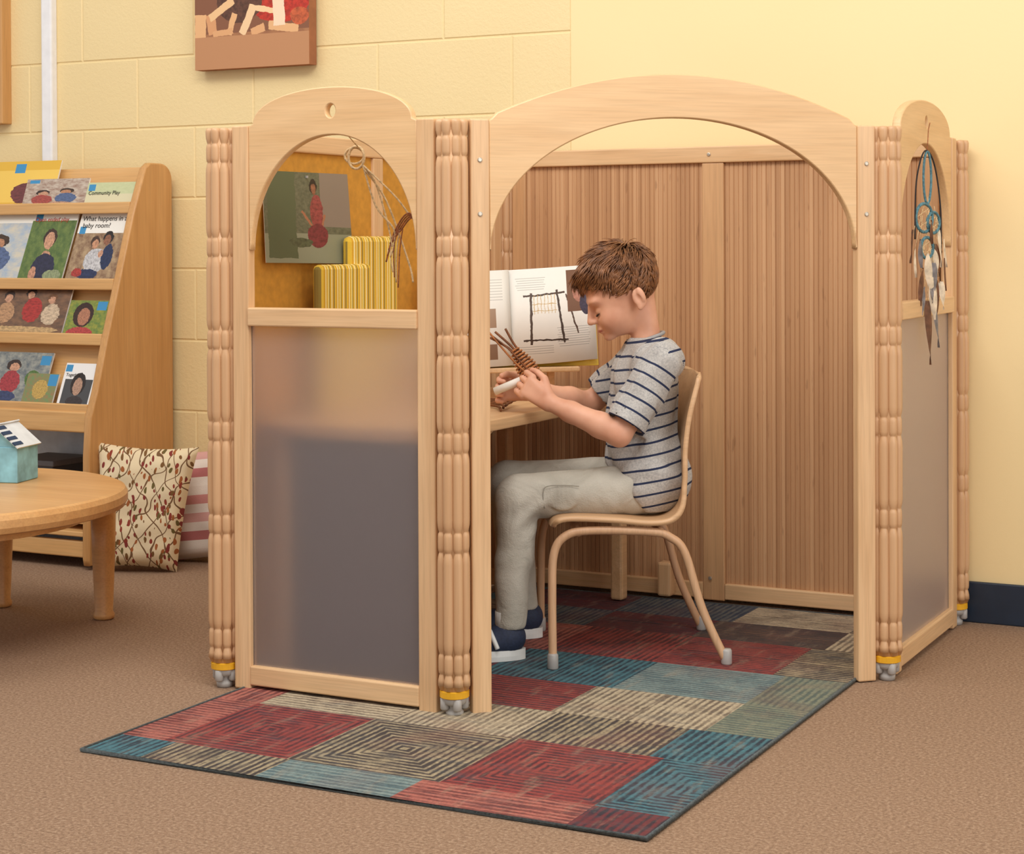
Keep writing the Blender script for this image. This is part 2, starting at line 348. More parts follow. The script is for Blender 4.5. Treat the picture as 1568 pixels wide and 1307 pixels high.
box('frame_side',-2.245,-2.213,1.215,1.256,1.24,2.3,fr,cab,.003); box('frame_bottom',-3.4,-2.245,1.215,1.256,1.24,1.275,fr,cab,.003); box('panel',-3.4,-2.245,1.235,1.256,1.275,2.3,plain('cork',(190,140,90),.9,.12,80),cab,0); box('frame_top',-3.4,-2.213,1.215,1.256,2.3,2.335,fr,cab,.003)
# ------------------------------------------------------------ magazine rack
rk=empty('magazine_display_rack')
side=[(1.236,.012),(1.236,1.06)]+[(1.186+.05*math.cos(t),1.06+.045*math.sin(t)) for t in np.linspace(0,pi/2,8)[1:]]+[(1.14,1.105),(1.118,1.09),(1.062,.956),(.991,.74),(.949,.617),(.907,.478),(.880,.41),(.871,.305),(.868,.03),(.872,.012)]
Mr=Matrix.Rotation(pi/2,4,'Z')
for i,x in enumerate((-1.61,-2.62)):
    plate('side_%d'%(i+1),[side],.024,rack_m,rk,.004,Matrix.Translation((x,0,0))@Mr)
def yf(z):
    zz=[.012,.305,.41,.478,.617,.74,.956,1.09]; yy=[.868,.871,.880,.907,.949,.991,1.062,1.118]; return float(np.interp(z,zz,yy))
X0,X1=-2.608,-1.622
tiers=[(.985,1.075),(.772,.97),(.622,.765),(.434,.615)]
for i,(zb,zt_) in enumerate(tiers):
    y0=yf(zb)+.006; d=.05
    box('ledge_%d'%(i+1),X0,X1,y0,y0+d,zb-.014,zb,rack_x,rk,.002)
    box('lip_%d'%(i+1),X0,X1,y0-.004,y0+.008,zb-.022,zb+.010,rack_x,rk,.003)
    ya=y0+d-.006; yb=yf(zt_)+.062
    V=[(X0,ya,zb-.01),(X1,ya,zb-.01),(X1,yb,zt_+.02),(X0,yb,zt_+.02),(X0,ya+.01,zb-.01),(X1,ya+.01,zb-.01),(X1,yb+.01,zt_+.02),(X0,yb+.01,zt_+.02)]
    add('slope_%d'%(i+1),raw(V,[(0,1,2,3),(7,6,5,4),(0,4,5,1),(3,2,6,7)]),rack_x,rk)
box('top_rail',X0,X1,1.195,1.215,1.02,1.088,rack_x,rk,.004)
box('front_rail',X0,X1,.885,.903,.368,.424,rack_x,rk,.004)
box('back_board',X0,X1,1.18,1.232,.012,.42,plain('rack_back_bluegrey',(206,216,226),.7,.04),rk,0)
box('inner_shelf',X0,X1,.90,1.18,.118,.134,rack_x,rk,.002); box('plinth_front',X0,X1,.885,.903,.03,.075,rack_x,rk,.004); box('plinth_top',X0,X1,.875,1.18,.088,.102,rack_x,rk,.003)
def mag(name,tier,xa,xb,h,mat,title=None,tcol=None,ts=.02,extra=0,lift=0):
    e=empty(name,parent=rk)
    zb=tiers[tier][0]+.001+lift; y0=yf(tiers[tier][0])+.018+extra; sl=.42 if tier!=0 else .36
    y1=y0+h*sl
    sheet('cover',[(xa,y0,zb),(xb,y0,zb),(xb,y1,zb+h),(xa,y1,zb+h)],mat,e,.005,white_p)
    if title:
        al=math.atan2(1,sl); M=Matrix.Translation((xa+.008,y0+(h-.035)*sl-.0008,zb+h-.035))@Matrix.Rotation(al,4,'X'); text('title',title,ts,M,tcol or ink,e)
    return e
S1=[('R',.5,.93,.6,.12,(236,232,222)),('e',.3,.50,.11,.1,dk),('e',.31,.46,.08,.08,skinc),('e',.3,.24,.17,.18,(176,80,70)),('e',.30,.05,.16,.08,(200,190,170)),('e',.68,.56,.11,.1,(70,50,36)),('e',.67,.52,.08,.08,(196,140,104)),('e',.68,.3,.17,.18,(92,110,150)),('e',.6,.1,.2,.08,(206,160,130)),('R',.13,.90,.08,.06,(60,140,190))]
S2=[('R',.5,.94,.6,.1,(240,236,228)),('e',.5,.60,.15,.13,(66,44,32)),('e',.5,.56,.11,.12,skinc),('e',.5,.36,.1,.06,skinc),('e',.5,.18,.26,.2,(46,46,72)),('e',.3,.1,.08,.1,(206,150,120)),('e',.75,.08,.2,.08,(150,160,120)),('R',.13,.90,.08,.06,(60,140,190))]
S3=[('R',.5,.86,.6,.2,(238,234,226)),('e',.42,.54,.09,.08,(80,54,40)),('e',.43,.51,.065,.065,(206,150,116)),('e',.66,.60,.10,.09,(40,30,26)),('e',.65,.57,.07,.07,(150,100,74)),('e',.5,.28,.22,.17,(206,204,206)),('e',.72,.34,.11,.17,(40,52,88)),('e',.58,.38,.05,.05,(214,160,130)),('e',.4,.1,.22,.07,(44,54,90)),('e',.2,.12,.1,.06,(176,60,52)),('R',.10,.7,.06,.05,(60,140,190))]
mag('magazine_row_top',0,-2.32,-1.93,.135,picmat('cov_yellow',(222,176,60),[('R',.5,.45,.6,.35,(236,196,90)),('e',.3,.3,.12,.2,(180,120,90)),('e',.7,.3,.12,.22,(120,60,60)),('R',.62,.84,.05,.10,(60,140,190))]),None,extra=.012)
mag('magazine',0,-2.03,-1.80,.08,picmat('cov_a',(200,186,170),S1[1:],(150,120,104)),None)
mag('magazine',0,-1.80,-1.628,.066,picmat('cov_b',(200,204,160),[('R',.5,.2,.6,.3,(214,206,170)),('R',.1,.78,.07,.14,(60,140,190))],(190,196,150)),'Community Play',ink,.017,0)
mag('magazine',1,-2.32,-1.985,.205,picmat('cov_c',(160,176,194),S1,(206,198,180)),'        children',inkr,.03)
mag('magazine',1,-1.985,-1.822,.205,picmat('cov_d',(74,98,50),S2,(110,128,66)),'Open ended play',inkr,.018)
mag('magazine',1,-1.81,-1.632,.205,picmat('cov_e',(176,150,116),S3,(120,88,66)),'What happens in a\n baby room?',ink,.021)
mag('magazine',2,-2.10,-1.78,.145,picmat('cov_f',(132,96,70),[('e',.3,.74,.06,.10,dk),('e',.3,.70,.045,.08,skinc),('e',.3,.42,.10,.2,(196,150,110)),('e',.15,.6,.05,.08,(206,156,120)),('e',.14,.35,.08,.18,(110,120,90)),('e',.55,.8,.06,.09,(50,34,28)),('e',.55,.76,.04,.07,skinc),('e',.6,.48,.11,.24,(180,54,48)),('e',.8,.70,.055,.09,(120,80,50)),('e',.8,.67,.04,.07,skinc),('e',.82,.4,.10,.2,(216,190,160)),('e',.5,.10,.45,.07,(206,170,120))],(92,70,56)),None)
mag('magazine',2,-1.775,-1.635,.098,picmat('cov_g',(92,120,56),[('e',.4,.6,.25,.34,(60,34,26)),('e',.42,.55,.15,.24,(186,126,96)),('e',.4,.08,.34,.18,(190,70,66)),('R',.82,.85,.12,.12,(60,140,190))],(150,150,60)),None)
mag('magazine',3,-2.02,-1.80,.14,picmat('cov_h',(160,160,150),[('e',.4,.74,.12,.11,dk),('e',.42,.70,.08,.09,skinc),('e',.4,.42,.16,.22,(176,60,66)),('e',.35,.14,.2,.1,(60,70,110)),('e',.75,.5,.12,.16,(90,120,60)),('R',.9,.85,.08,.09,(60,140,190))],(96,104,110)),None)
mag('magazine',3,-1.865,-1.755,.085,picmat('cov_i',(110,140,90),[('e',.5,.5,.25,.3,(206,170,90)),('R',.85,.8,.14,.18,(60,140,190))],(150,120,80)),None,extra=-.008)
mag('magazine',3,-1.745,-1.63,.115,picmat('cov_j',(236,234,232),[('R',.5,.35,.42,.28,(70,70,72)),('e',.5,.52,.22,.26,(44,32,28)),('e',.5,.46,.14,.2,(190,150,126)),('e',.5,.12,.26,.12,(60,50,50)),('R',.12,.88,.1,.08,(60,140,190))]),'Together',ink,.013)
bx=empty('storage_box'); box('body',-1.98,-1.82,.98,1.14,.135,.26,plain('box_dark',(62,60,64),.5,.05),bx,.004); box('lid',-1.985,-1.815,.975,1.145,.256,.272,plain('box_lid',(98,94,96),.5,.05),bx,.003)
# ------------------------------------------------------------ cushions
def cushion(name,c,w,h,th,mat,rx,ry,rz,seed,taper=0):
    n=28; V=[];F=[]
    for s in (1,-1):
        for i in range(n+1):
            for j in range(n+1):
                a=i/n*2-1; b=j/n*2-1; k=1-.07*(1-abs(b)**2)*abs(a)**3; k2=1-.07*(1-abs(a)**2)*abs(b)**3
                k*=1-taper*(1-b)/2
                z=th/2*((1-a**4)*(1-b**4))**.45
                z*=1+.06*math.sin(a*9+b*5+seed)+.04*math.sin(b*13-a*3); V.append((a*w/2*k,s*z,b*h/2*k2))
        o=0 if s==1 else (n+1)**2
        for i in range(n):
            for j in range(n):
                q=(o+i*(n+1)+j,o+(i+1)*(n+1)+j,o+(i+1)*(n+1)+j+1,o+i*(n+1)+j+1); F.append(q[::-1] if s==1 else q)
    me=raw(V,F); e=empty(name); M=Matrix.Translation(c)@Matrix.Rotation(rz,4,'Z')@Matrix.Rotation(rx,4,'X')@Matrix.Rotation(ry,4,'Y')
    o=add('cushion_cover',me,mat,e,True); o.matrix_world=M
    return e
def leafmat():
    t=NT('leaf_print_fabric'); v=t.coord(); v3=t.mapv(v,(1,0,1))
    c=lin((226,208,172))
    w=t.noise(v3,14,2,out='Color'); vm=t.n('ShaderNodeVectorMath',operation='MULTIPLY_ADD'); t.l(w,vm.inputs[0]); vm.inputs[1].default_value=(.03,0,.03); t.l(v3,vm.inputs[2])
    for ang in (.5,-.6):
        wv=t.n('ShaderNodeTexWave'); wv.inputs['Scale'].default_value=8; wv.inputs['Distortion'].default_value=7; wv.inputs['Detail'].default_value=1; wv.inputs['Detail Scale'].default_value=1.5; t.l(t.mapv(v3,(1,1,1),(0,0,0),(0,ang,0)),wv.inputs['Vector'])
        c=t.mix(t.math('GREATER_THAN',wv.outputs['Fac'],.985),c,lin((116,84,54)))
    for i,(ang,cc) in enumerate([(.6,(140,54,40)),(-.7,(104,90,46)),(1.4,(160,92,46)),(-.1,(128,48,42)),(2.2,(120,84,44))]):
        mv=t.mapv(vm.outputs[0],(62,1,30),(3.1*i,0,1.7*i),(0,ang,0)); vo=t.n('ShaderNodeTexVoronoi'); vo.inputs['Scale'].default_value=1; vo.inputs['Randomness'].default_value=.7; t.l(mv,vo.inputs['Vector'])
        c=t.mix(t.math('LESS_THAN',vo.outputs['Distance'],.25),c,lin(cc))
    t.base(c); t.p.inputs['Roughness'].default_value=.9; t.bump(t.noise(v,300,2),.2,.002); return t.m
def stripemat(name,cols,axis,width):
    t=NT(name); v=t.coord(); s=t.n('ShaderNodeSeparateXYZ'); t.l(v,s.inputs[0]); f=t.math('FRACT',t.math('DIVIDE',s.outputs[axis],width))
    st=[(i/len(cols),lin(c)) for i,c in enumerate(cols)]; t.base(t.ramp(f,st,'CONSTANT')); t.p.inputs['Roughness'].default_value=.9; t.bump(t.noise(v,300,2),.2,.002); return t.m
cushion('leaf_print_cushion',(-1.478,.945,.170),.280,.335,.10,leafmat(),-.16,.05,.42,1,.24)
cushion('striped_cushion',(-1.392,1.130,.160),.34,.31,.09,stripemat('pink_stripe',[(200,136,130),(224,212,200),(232,222,210),(184,112,110),(228,216,204),(208,158,150),(226,214,204)],2,.17),-.14,-.12,.12,2)
# ------------------------------------------------------------ round table + tissue box
tb=empty('round_table'); cx,cy,tr=-1.375,.044,.45
V,F=revVF([(tr-.02,.285),(tr-.006,.290),(tr,.302),(tr,.318),(tr-.006,.328),(tr-.014,.331)],96,(cx,cy,0)); add('top',raw(V,F),table_m,tb,False)
for i,(lx,ly) in enumerate([(-1.158,.400),(-1.477,.405),(-1.20,-.30),(-1.66,-.22)]):
    V,F=revVF([(.018,.0),(.024,.004),(.0245,.012),(.021,.02),(.027,.16),(.030,.286)],24,(lx,ly,0)); add('leg_%d'%(i+1),raw(V,F),table_m,tb,True)
V,F=revVF([(.36,.262),(.36,.286)],64,(cx,cy,0)); add('apron',raw(V,F),table_m,tb)
th=empty('tissue_box_house'); blu=plain('blue_wash_card',(136,190,204),.7,.2,18); bx0=(-1.335,.27)
Mt=Matrix.Translation((bx0[0],bx0[1],.3315))@Matrix.Rotation(.25,4,'Z')
box('body',-.055,.055,-.05,.05,0,.082,blu,th,.002,Mt)
plate('gable',[[(-.055,.082),(.055,.082),(.0,.128)]],.096,blu,th,.001,Mt)
for s in (-1,1):
    box('roof_%s'%('a' if s<0 else 'b'),-.036,.042,-.056,.056,-.0015,.0015,plain('roof_white',(226,232,236),.6,.03),th,0,Mt@Matrix.Translation((s*.0275,0,.1075))@Matrix.Rotation(s*.695,4,'Y'))
for i in range(4): box('roof_tile_%d'%i,-.03+.018*i,-.02+.018*i,-.058,-.02,.0,.003,plain('tile_navy',(30,60,96),.6,.03),th,0,Mt@Matrix.Translation((.0275,0,.1075))@Matrix.Rotation(.695,4,'Y'))
# ------------------------------------------------------------ desk
dk_=empty('child_desk')
dl=[(-.49,.08),(-.17,.08),(-.125,.10),(-.103,.15),(-.098,.4),(-.098,.8),(-.103,1.05),(-.125,1.12),(-.16,1.15),(-.49,1.15)]
Mx=Matrix.Translation((0,0,.503))@Matrix.Rotation(-pi/2,4,'X')
plate('top',[dl],.024,desk_m,dk_,.003,Mx)
for i,(x,y) in enumerate([(-.140,.345),(-.15,1.10),(-.46,.13),(-.46,1.10)]): box('leg_%d'%(i+1),x-.016,x+.016,y-.018,y+.018,0.009,.492,desk_m,dk_,.006)
box('apron_side',-.47,-.16,.14,.155,.43,.492,desk_m,dk_,.002)
box('desk_shade_panel',-.425,-.125,.10,.115,.02,.490,shade_m,dk_,.002)  # added panel, coloured dark as the shade under the desk behind the frosted sheet
plate('bracket',[[(0,.49),(0,.38)]+[(.10*(1-math.cos(t)),.39+.10*math.sin(t)) for t in np.linspace(.1,pi/2,10)]],.018,desk_m,dk_,.002,Matrix.Translation((-.14,.345,0))@Matrix.Rotation(pi/2,4,'Z'))
bk=empty('open_book')
d40=Vector((math.cos(.70),math.sin(.70),0)); nrm=Vector((math.sin(.70),-math.cos(.70),0))
sp=Vector((-.287,.80,.592)); back=Vector((0,0,1))*.22-nrm*.045
def page(name,dirv,wd,mat,rise):
    n=10; V=[];F=[]
    for i in range(n+1):
        t=i/n; b=sp+dirv*(wd*t)+nrm*(.014*math.sin(pi*min(1,t*1.15))**.8); b.z+=rise*t
        V+= [b,b+back]
    for i in range(n): F.append((2*i,2*i+2,2*i+3,2*i+1) )
    me=raw(V,F); ul=me.uv_layers.new(name='UVMap')
    for l in me.loops:
        vi=l.vertex_index; t=(vi//2)/n; ul.data[l.index].uv=(t,vi%2)
    o=add(name,me,mat,bk,True); md=o.modifiers.new('s','SOLIDIFY'); md.thickness=.006; md.offset=-1; return o
pg=(238,234,226); tx=(186,182,176)
lines=[('R',.25,.90-.024*i,.17-.01*(i%3),.003,tx) for i in range(6)]+[('R',.73,.36-.024*i,.2-.01*(i%3),.003,tx) for i in range(9)]+[('R',.28,.18-.024*i,.2,.003,tx) for i in range(4)]
loom=[('r',.24,.47,.013,.27,(84,66,56),-.03),('r',.58,.48,.013,.28,(74,58,50),.12),('r',.40,.72,.24,.009,(80,62,52),.05),('r',.40,.24,.26,.009,(70,54,46),-.04),('r',.72,.5,.009,.22,(90,68,56),.3)]+[('r',.28+.04*i,.62,.003,.1,(196,160,90)) for i in range(7)]+[('r',.40,.55,.14,.003,(196,160,90)),('r',.40,.62,.14,.003,(196,160,90))]
page('page_right',d40,.207,picmat('page_r',pg,lines+loom+[('R',.83,.74,.16,.22,(120,84,64)),('e',.82,.72,.08,.1,(190,130,110)),('e',.9,.6,.08,.12,(70,60,80))],(240,236,228),.25,.6),.012)
page('page_left',-d40,.18,picmat('page_l',pg,[('R',.4,.5,.2,.1,(170,140,116)),('R',.5,.15,.3,.08,(150,120,100))]+[('R',.35,.9-.03*i,.25,.003,tx) for i in range(8)]),-.006)
box('cover',-.20,.213,0,.004,-.004,.222,plain('book_cover_yellow',(226,190,50),.5,.03),bk,.001,Matrix.Translation(sp-nrm*.014)@Matrix.Rotation(.70,4,'Z')@Matrix.Rotation(-.2,4,'X'))
box('easel_ledge',-.16,.16,-.02,.03,-.016,-.004,desk_m,bk,.003,Matrix.Translation(sp-nrm*.004)@Matrix.Rotation(.70,4,'Z'))
for i,s in enumerate((-.1,.1)): box('easel_leg_%d'%i,s-.008,s+.008,0,.016,-.077,.05,desk_m,bk,.003,Matrix.Translation(sp-nrm*.02)@Matrix.Rotation(.70,4,'Z'))
ph=empty('hanging_photo_print')
sheet('print',[(-.500,.121,.838),(-.500,.455,.832),(-.509,.445,1.028),(-.509,.121,1.026)],picmat('weaver_photo',(112,114,90),[('R',.5,.1,.6,.22,(140,142,118)),('r',.2,.55,.16,.5,(86,96,68)),('R',.85,.7,.2,.3,(138,124,110)),('e',.57,.84,.045,.09,(36,26,24)),('e',.575,.81,.03,.065,(160,104,76)),('e',.60,.56,.075,.19,(160,74,72)),('r',.5,.46,.012,.13,(166,110,80),.6),('r',.66,.42,.012,.12,(166,110,80),-.3),('e',.60,.30,.12,.13,(132,54,60)),('e',.40,.22,.14,.05,(90,98,70))],(84,88,68),.35,.35,22),ph,.001,white_p)
box('pin',-.512,-.505,.28,.285,1.015,1.02,grey_pl,ph,0)
ys=empty('yellow_striped_cushion')
sm=stripemat('yellow_stripe',[(214,168,40),(234,214,130),(168,140,54),(222,176,44),(240,222,160),(206,156,34),(150,128,60),(228,188,62),(210,160,40),(236,216,150)],1,.046)
box('panel_low',-.482,-.455,.26,.46,.5165,.832,sm,ys,.010); box('panel_high',-.497,-.470,.40,.60,.5165,.892,sm,ys,.012,None)
cr=empty('hanging_cord'); crm=plain('raffia_cord',(214,186,142),.8,.15,200); crd=plain('bark_cord',(150,92,58),.8,.2,200)
hx,hy,hz=-.27,.10,1.045
loop=crom([(hx+.018*math.cos(t),hy,hz+.022*math.sin(t)) for t in np.linspace(0,2*pi,10,endpoint=False)],4,True); tube('ring_a',loop,.0028,crm,cr,6,True)
loop=crom([(hx-.008+.022*math.cos(t),hy+.006,hz+.004+.016*math.sin(t)) for t in np.linspace(0,2*pi,10,endpoint=False)],4,True); tube('ring_b',loop,.0026,crm,cr,6,True)
for i,P in enumerate([[(-.255,.10,1.03),(-.235,.11,1.0),(-.215,.12,.93),(-.20,.12,.87)],[(-.255,.10,1.03),(-.19,.11,.97),(-.16,.12,.93),(-.13,.12,.90)],[(-.250,.10,1.02),(-.22,.13,.96),(-.17,.13,.84),(-.16,.13,.80)],[(-.255,.1,1.03),(-.232,.11,.95),(-.195,.12,.90),(-.205,.12,.85)]]): tube('strand_%d'%i,crom(P,6),.0020,crm,cr,6)
for i in range(4):
    P=[(-.215+.003*i,.12,.84+.012*i),(-.195+.004*i,.12,.90),(-.16+.003*i,.115,.935-.003*i),(-.125+.002*i,.11,.90-.004*i),(-.112+.002*i,.11,.82),(-.118,.11,.74)]; tube('bark_%d'%i,crom(P,6),.0017,crd,cr,6)
for i in range(4):
    P=[(-.195+.006*i,.12,.905),(-.205+.007*i,.12,.86),(-.20+.004*i,.12,.82-.01*i)]; tube('tassel_%d'%i,crom(P,6),.0013,crd if i%2 else crm,cr,5)
tube('hook',[(-.262,.10,1.062),(-.262,.05,1.09),(-.262,.012,1.10)],.0012,crm,cr,6)
# ------------------------------------------------------------ dreamcatcher
dc=empty('dreamcatcher',(.664,.868,0),-math.radians(20)); X=0; Yc=0
teal=plain('teal_wrap',(84,124,134),.8,.2,200); blk=plain('black_twine',(46,38,36),.8,.1); fe=plain('feather_cream',(224,206,180),.8,.12,60); fb=plain('feather_brown',(110,74,52),.8,.2,60); fg=plain('feather_grey',(128,122,122),.8,.2,60)
tube('hook',[(-.024,.0455,1.128),(-.012,.022,1.112),(X,Yc,1.066)],.0010,crd,dc,6)
tube('bow',crom([(X,Yc-.045,.88),(X,Yc-.04,1.0),(X,Yc-.01,1.065),(X,Yc+.025,1.04),(X,Yc+.048,.95),(X,Yc+.05,.86)],8),.0017,blk,dc,6)
tube('loop',crom([(X,Yc+.014*math.cos(t),1.01+.055*math.sin(t)) for t in np.linspace(0,2*pi,12,endpoint=False)],4,True),.0026,teal,dc,6,True)
def ring(nm,y,z,r):
    tube(nm,[(X,y+r*math.cos(t),z+r*math.sin(t)) for t in np.linspace(0,2*pi,32,endpoint=False)],.0034,teal,dc,8,True)
    P=[]
    for k in range(8):
        a0=2*pi*k/8; a1=a0+2*pi*3/8; P.append(tubeVF([(X,y+r*math.cos(a0),z+r*math.sin(a0)),(X,y+r*math.cos(a1),z+r*math.sin(a1))],.0007,4))
    add(nm+'_web',raw(*merge(P)),crm,dc)
ring('ring_big',Yc-.012,.925,.030); ring('ring_small',Yc+.022,.915,.022); ring('ring_low',Yc-.002,.862,.022)
def feather(y,z,l,w,mt,tilt,i):
    n=12; V=[];F=[]; xo=.002*((i%5)-1)
    for k in range(n+1):
        t=k/n; ww=w*math.sin(pi*min(1,t*1.05+.03))**.7*(1-.3*t); zz=z-l*t; yy=y+tilt*l*t; V+=[(xo+.004*math.sin(t*3+i),yy-ww,zz+.3*ww),(xo+.003,yy,zz),(xo-.003*math.sin(t*2+i),yy+ww,zz+.3*ww)]
    for k in range(n): a=3*k; F+=[(a,a+1,a+4,a+3),(a+1,a+2,a+5,a+4)]
    add('feather_%d'%i,raw(V,F),mt,dc,True)
for i,(y,z,l,w,mt,ti) in enumerate([(-.052,.90,.07,.009,fb,-.1),(-.048,.86,.06,.010,fe,.1),(-.030,.88,.06,.010,fg,.1),(-.005,.85,.08,.012,fe,.1),(.015,.83,.085,.013,fg,-.1),(.030,.87,.07,.012,fb,.2),(.042,.90,.08,.011,fe,.1),(.055,.88,.06,.010,fe,.2),(-.024,.82,.08,.012,fb,-.1),(.008,.80,.09,.014,fe,.1),(.030,.80,.09,.012,fb,.05),(0.0,.75,.135,.011,fb,.06),(.020,.74,.09,.011,fg,.2),(.054,.84,.07,.010,fb,.1),(.004,.92,.05,.009,fb,.1),(-.010,.78,.06,.010,fg,-.15),(.02,.86,.05,.012,fe,.3),(.048,.79,.06,.010,fe,.1)]):
    feather(Yc+y,z,l,w,mt,ti,i); tube('string_%d'%i,[(X,Yc+y,z-.01),(X,Yc+y*.6,z+.05)],.0008,crm,dc,4)
# ------------------------------------------------------------ chair
org=(.1185,.661,0); RZ=math.radians(210)
ch=empty('classroom_chair',org,RZ)
prof=crom([(.222,.285),(.215,.300),(.185,.306),(.1,.302),(.02,.295),(-.025,.302),(-.052,.330),(-.062,.38),(-.064,.45),(-.074,.52),(-.092,.585),(-.098,.60)],5)
n=len(prof); V=[];F=[]; mm=16
for i,p in enumerate(prof):
    t=i/(n-1); hw_=np.interp(t,[0,.03,.1,.5,.6,.85,.95,1],[.135,.155,.168,.168,.160,.150,.135,.10])
    for j in range(mm+1):
        s=j/mm*2-1; bl=min(1,max(0,(t-.42)/.2)); cvx=(.012*s*s)*bl
        V.append((p[0]+cvx,s*hw_,p[1]+.004*s*s*(1-bl)))
for i in range(n-1):
    for j in range(mm): a=i*(mm+1)+j; F.append((a,a+1,a+mm+2,a+mm+1))
o=add('shell',raw(V,F),wood('chair_ply',(204,160,116),(220,180,138),0),ch,True); md=o.modifiers.new('s','SOLIDIFY'); md.thickness=.010; md.offset=0
ctube=wood('chair_leg_wood',(196,152,114),(212,170,132),2,.45)
for s in (-1,1):
    P=crom([(.226,s*.182,.012),(.226,s*.170,.15),(.222,s*.162,.235),(.200,s*.158,.272),(.15,s*.156,.284),(.02,s*.156,.280),(-.02,s*.156,.268),(-.050,s*.158,.235),(-.085,s*.160,.12),(-.134,s*.166,.012)],6)
    tube('leg_frame_%s'%('near' if s>0 else 'far'),P,.0088,ctube,ch,12)
    for nm,q in(('front',(.226,s*.182)),('back',(-.134,s*.166))):
        V,F=revVF([(.0105,0),(.0115,.003),(.0112,.028),(.009,.032)],14,(q[0],q[1],.0065)); add('foot_cap_%s_%d'%(nm,s),raw(V,F),grey_pl,ch,True)
for u_ in (.17,.0): tube('cross_bar_%d'%int(u_*100),[(u_,-.156,.280),(u_,.156,.280)],.008,ctube,ch,10)
# ------------------------------------------------------------ SDF sculpting
class SDF:
    def __init__(s,lo,hi,h):
        s.lo=np.array(lo,float); s.h=h; s.n=np.ceil((np.array(hi)-s.lo)/h).astype(int)+1; s.F=np.full(s.n,.2,dtype=np.float32)
        s.ax=[s.lo[i]+h*np.arange(s.n[i]) for i in range(3)]
    def _sl(s,lo,hi):
        sl=[];g=[]
        for i in range(3):
            a=max(0,int((lo[i]-s.lo[i])/s.h)-1); b=min(s.n[i],int((hi[i]-s.lo[i])/s.h)+3)
            if b<=a: return None
            sl.append(slice(a,b)); g.append(s.ax[i][a:b])
        return tuple(sl),np.meshgrid(*g,indexing='ij',sparse=True)
    def _op(s,sl,d,k,sub):
        kk=max(k,1e-6); a=-s.F[sl] if sub else s.F[sl]
        hh=np.maximum(kk-np.abs(a-d),0)/kk; r=np.minimum(a,d)-hh*hh*kk/4
        s.F[sl]=-r if sub else r
    def ell(s,c,r,R=None,k=.01,sub=False):
        m=max(r)+k+.02; q=s._sl([c[i]-m for i in range(3)],[c[i]+m for i in range(3)])
        if q is None: return
        sl,(x,y,z)=q; x=x-c[0];y=y-c[1];z=z-c[2]
        if R is not None: x,y,z=[R[0][i]*x+R[1][i]*y+R[2][i]*z for i in range(3)]
        k0=np.sqrt((x/r[0])**2+(y/r[1])**2+(z/r[2])**2); k1=np.sqrt((x/r[0]**2)**2+(y/r[1]**2)**2+(z/r[2]**2)**2)+1e-9
        s._op(sl,k0*(k0-1)/k1,k,sub)
    def cone(s,a,b,ra,rb,k=.01,sub=False):
        a=np.array(a,float);b=np.array(b,float);m=max(ra,rb)+k+.012
        q=s._sl(np.minimum(a,b)-m,np.maximum(a,b)+m)
        if q is None: return
        sl,(x,y,z)=q; ab=b-a; L2=ab@ab+1e-12
        t=np.clip(((x-a[0])*ab[0]+(y-a[1])*ab[1]+(z-a[2])*ab[2])/L2,0,1)
        d=np.sqrt((x-a[0]-t*ab[0])**2+(y-a[1]-t*ab[1])**2+(z-a[2]-t*ab[2])**2)-(ra+(rb-ra)*t)
        s._op(sl,d,k,sub)
    def chain(s,P,R,k=.01):
        for i in range(len(P)-1): s.cone(P[i],P[i+1],R[i],R[i+1],k)
    def grid(s): return np.meshgrid(*s.ax,indexing='ij',sparse=True)
    def mesh(s):
        F=s.F.astype(np.float64); n=F.shape; ins=F<0
        cs=[(i,j,k) for i in(0,1) for j in(0,1) for k in(0,1)]
        def sub(A,c): return A[c[0]:n[0]-1+c[0],c[1]:n[1]-1+c[1],c[2]:n[2]-1+c[2]]
        cnt=np.zeros((n[0]-1,n[1]-1,n[2]-1),np.int8)
        for c in cs: cnt+=sub(ins,c)
        act=(cnt>0)&(cnt<8); idx=np.argwhere(act); N=len(idx); vid=np.full(act.shape,-1,np.int64); vid[act]=np.arange(N)
        pos=np.zeros((N,3)); w=np.zeros(N)
        vals={c:F[idx[:,0]+c[0],idx[:,1]+c[1],idx[:,2]+c[2]] for c in cs}
        for c in cs:
            for ax in range(3):
                if c[ax]==0:
                    d=list(c); d[ax]=1; d=tuple(d); fa,fb=vals[c],vals[d]; m=(fa<0)!=(fb<0); t=np.where(m,fa/(fa-fb+1e-20),0)
                    p=np.array(c,float)[None,:].repeat(N,0); p[:,ax]+=t; pos[m]+=p[m]; w[m]+=1
        pos=pos/w[:,None]; V=s.lo+s.h*(idx+pos)
        Q=[]
        for ax in range(3):
            o1,o2=[(1,2),(2,0),(0,1)][ax]
            A=ins; sl0=[slice(None)]*3; sl1=[slice(None)]*3; sl0[ax]=slice(0,n[ax]-1); sl1[ax]=slice(1,n[ax])
            a=A[tuple(sl0)]; b=A[tuple(sl1)]; m=a!=b
            e=np.argwhere(m); ok=(e[:,o1]>0)&(e[:,o2]>0)&(e[:,o1]<n[o1]-1)&(e[:,o2]<n[o2]-1); e=e[ok]; inside=a[e[:,0],e[:,1],e[:,2]]
            def v(d1,d2):
                q=e.copy(); q[:,o1]-=d1; q[:,o2]-=d2; return vid[q[:,0],q[:,1],q[:,2]]
            q=np.stack([v(1,1),v(0,1),v(0,0),v(1,0)],1); q[~inside]=q[~inside][:,::-1]; Q.append(q)
        Q=np.concatenate(Q); me=bpy.data.meshes.new('sdf'); me.from_pydata(V.tolist(),[],Q.tolist()); me.update(); return me,V
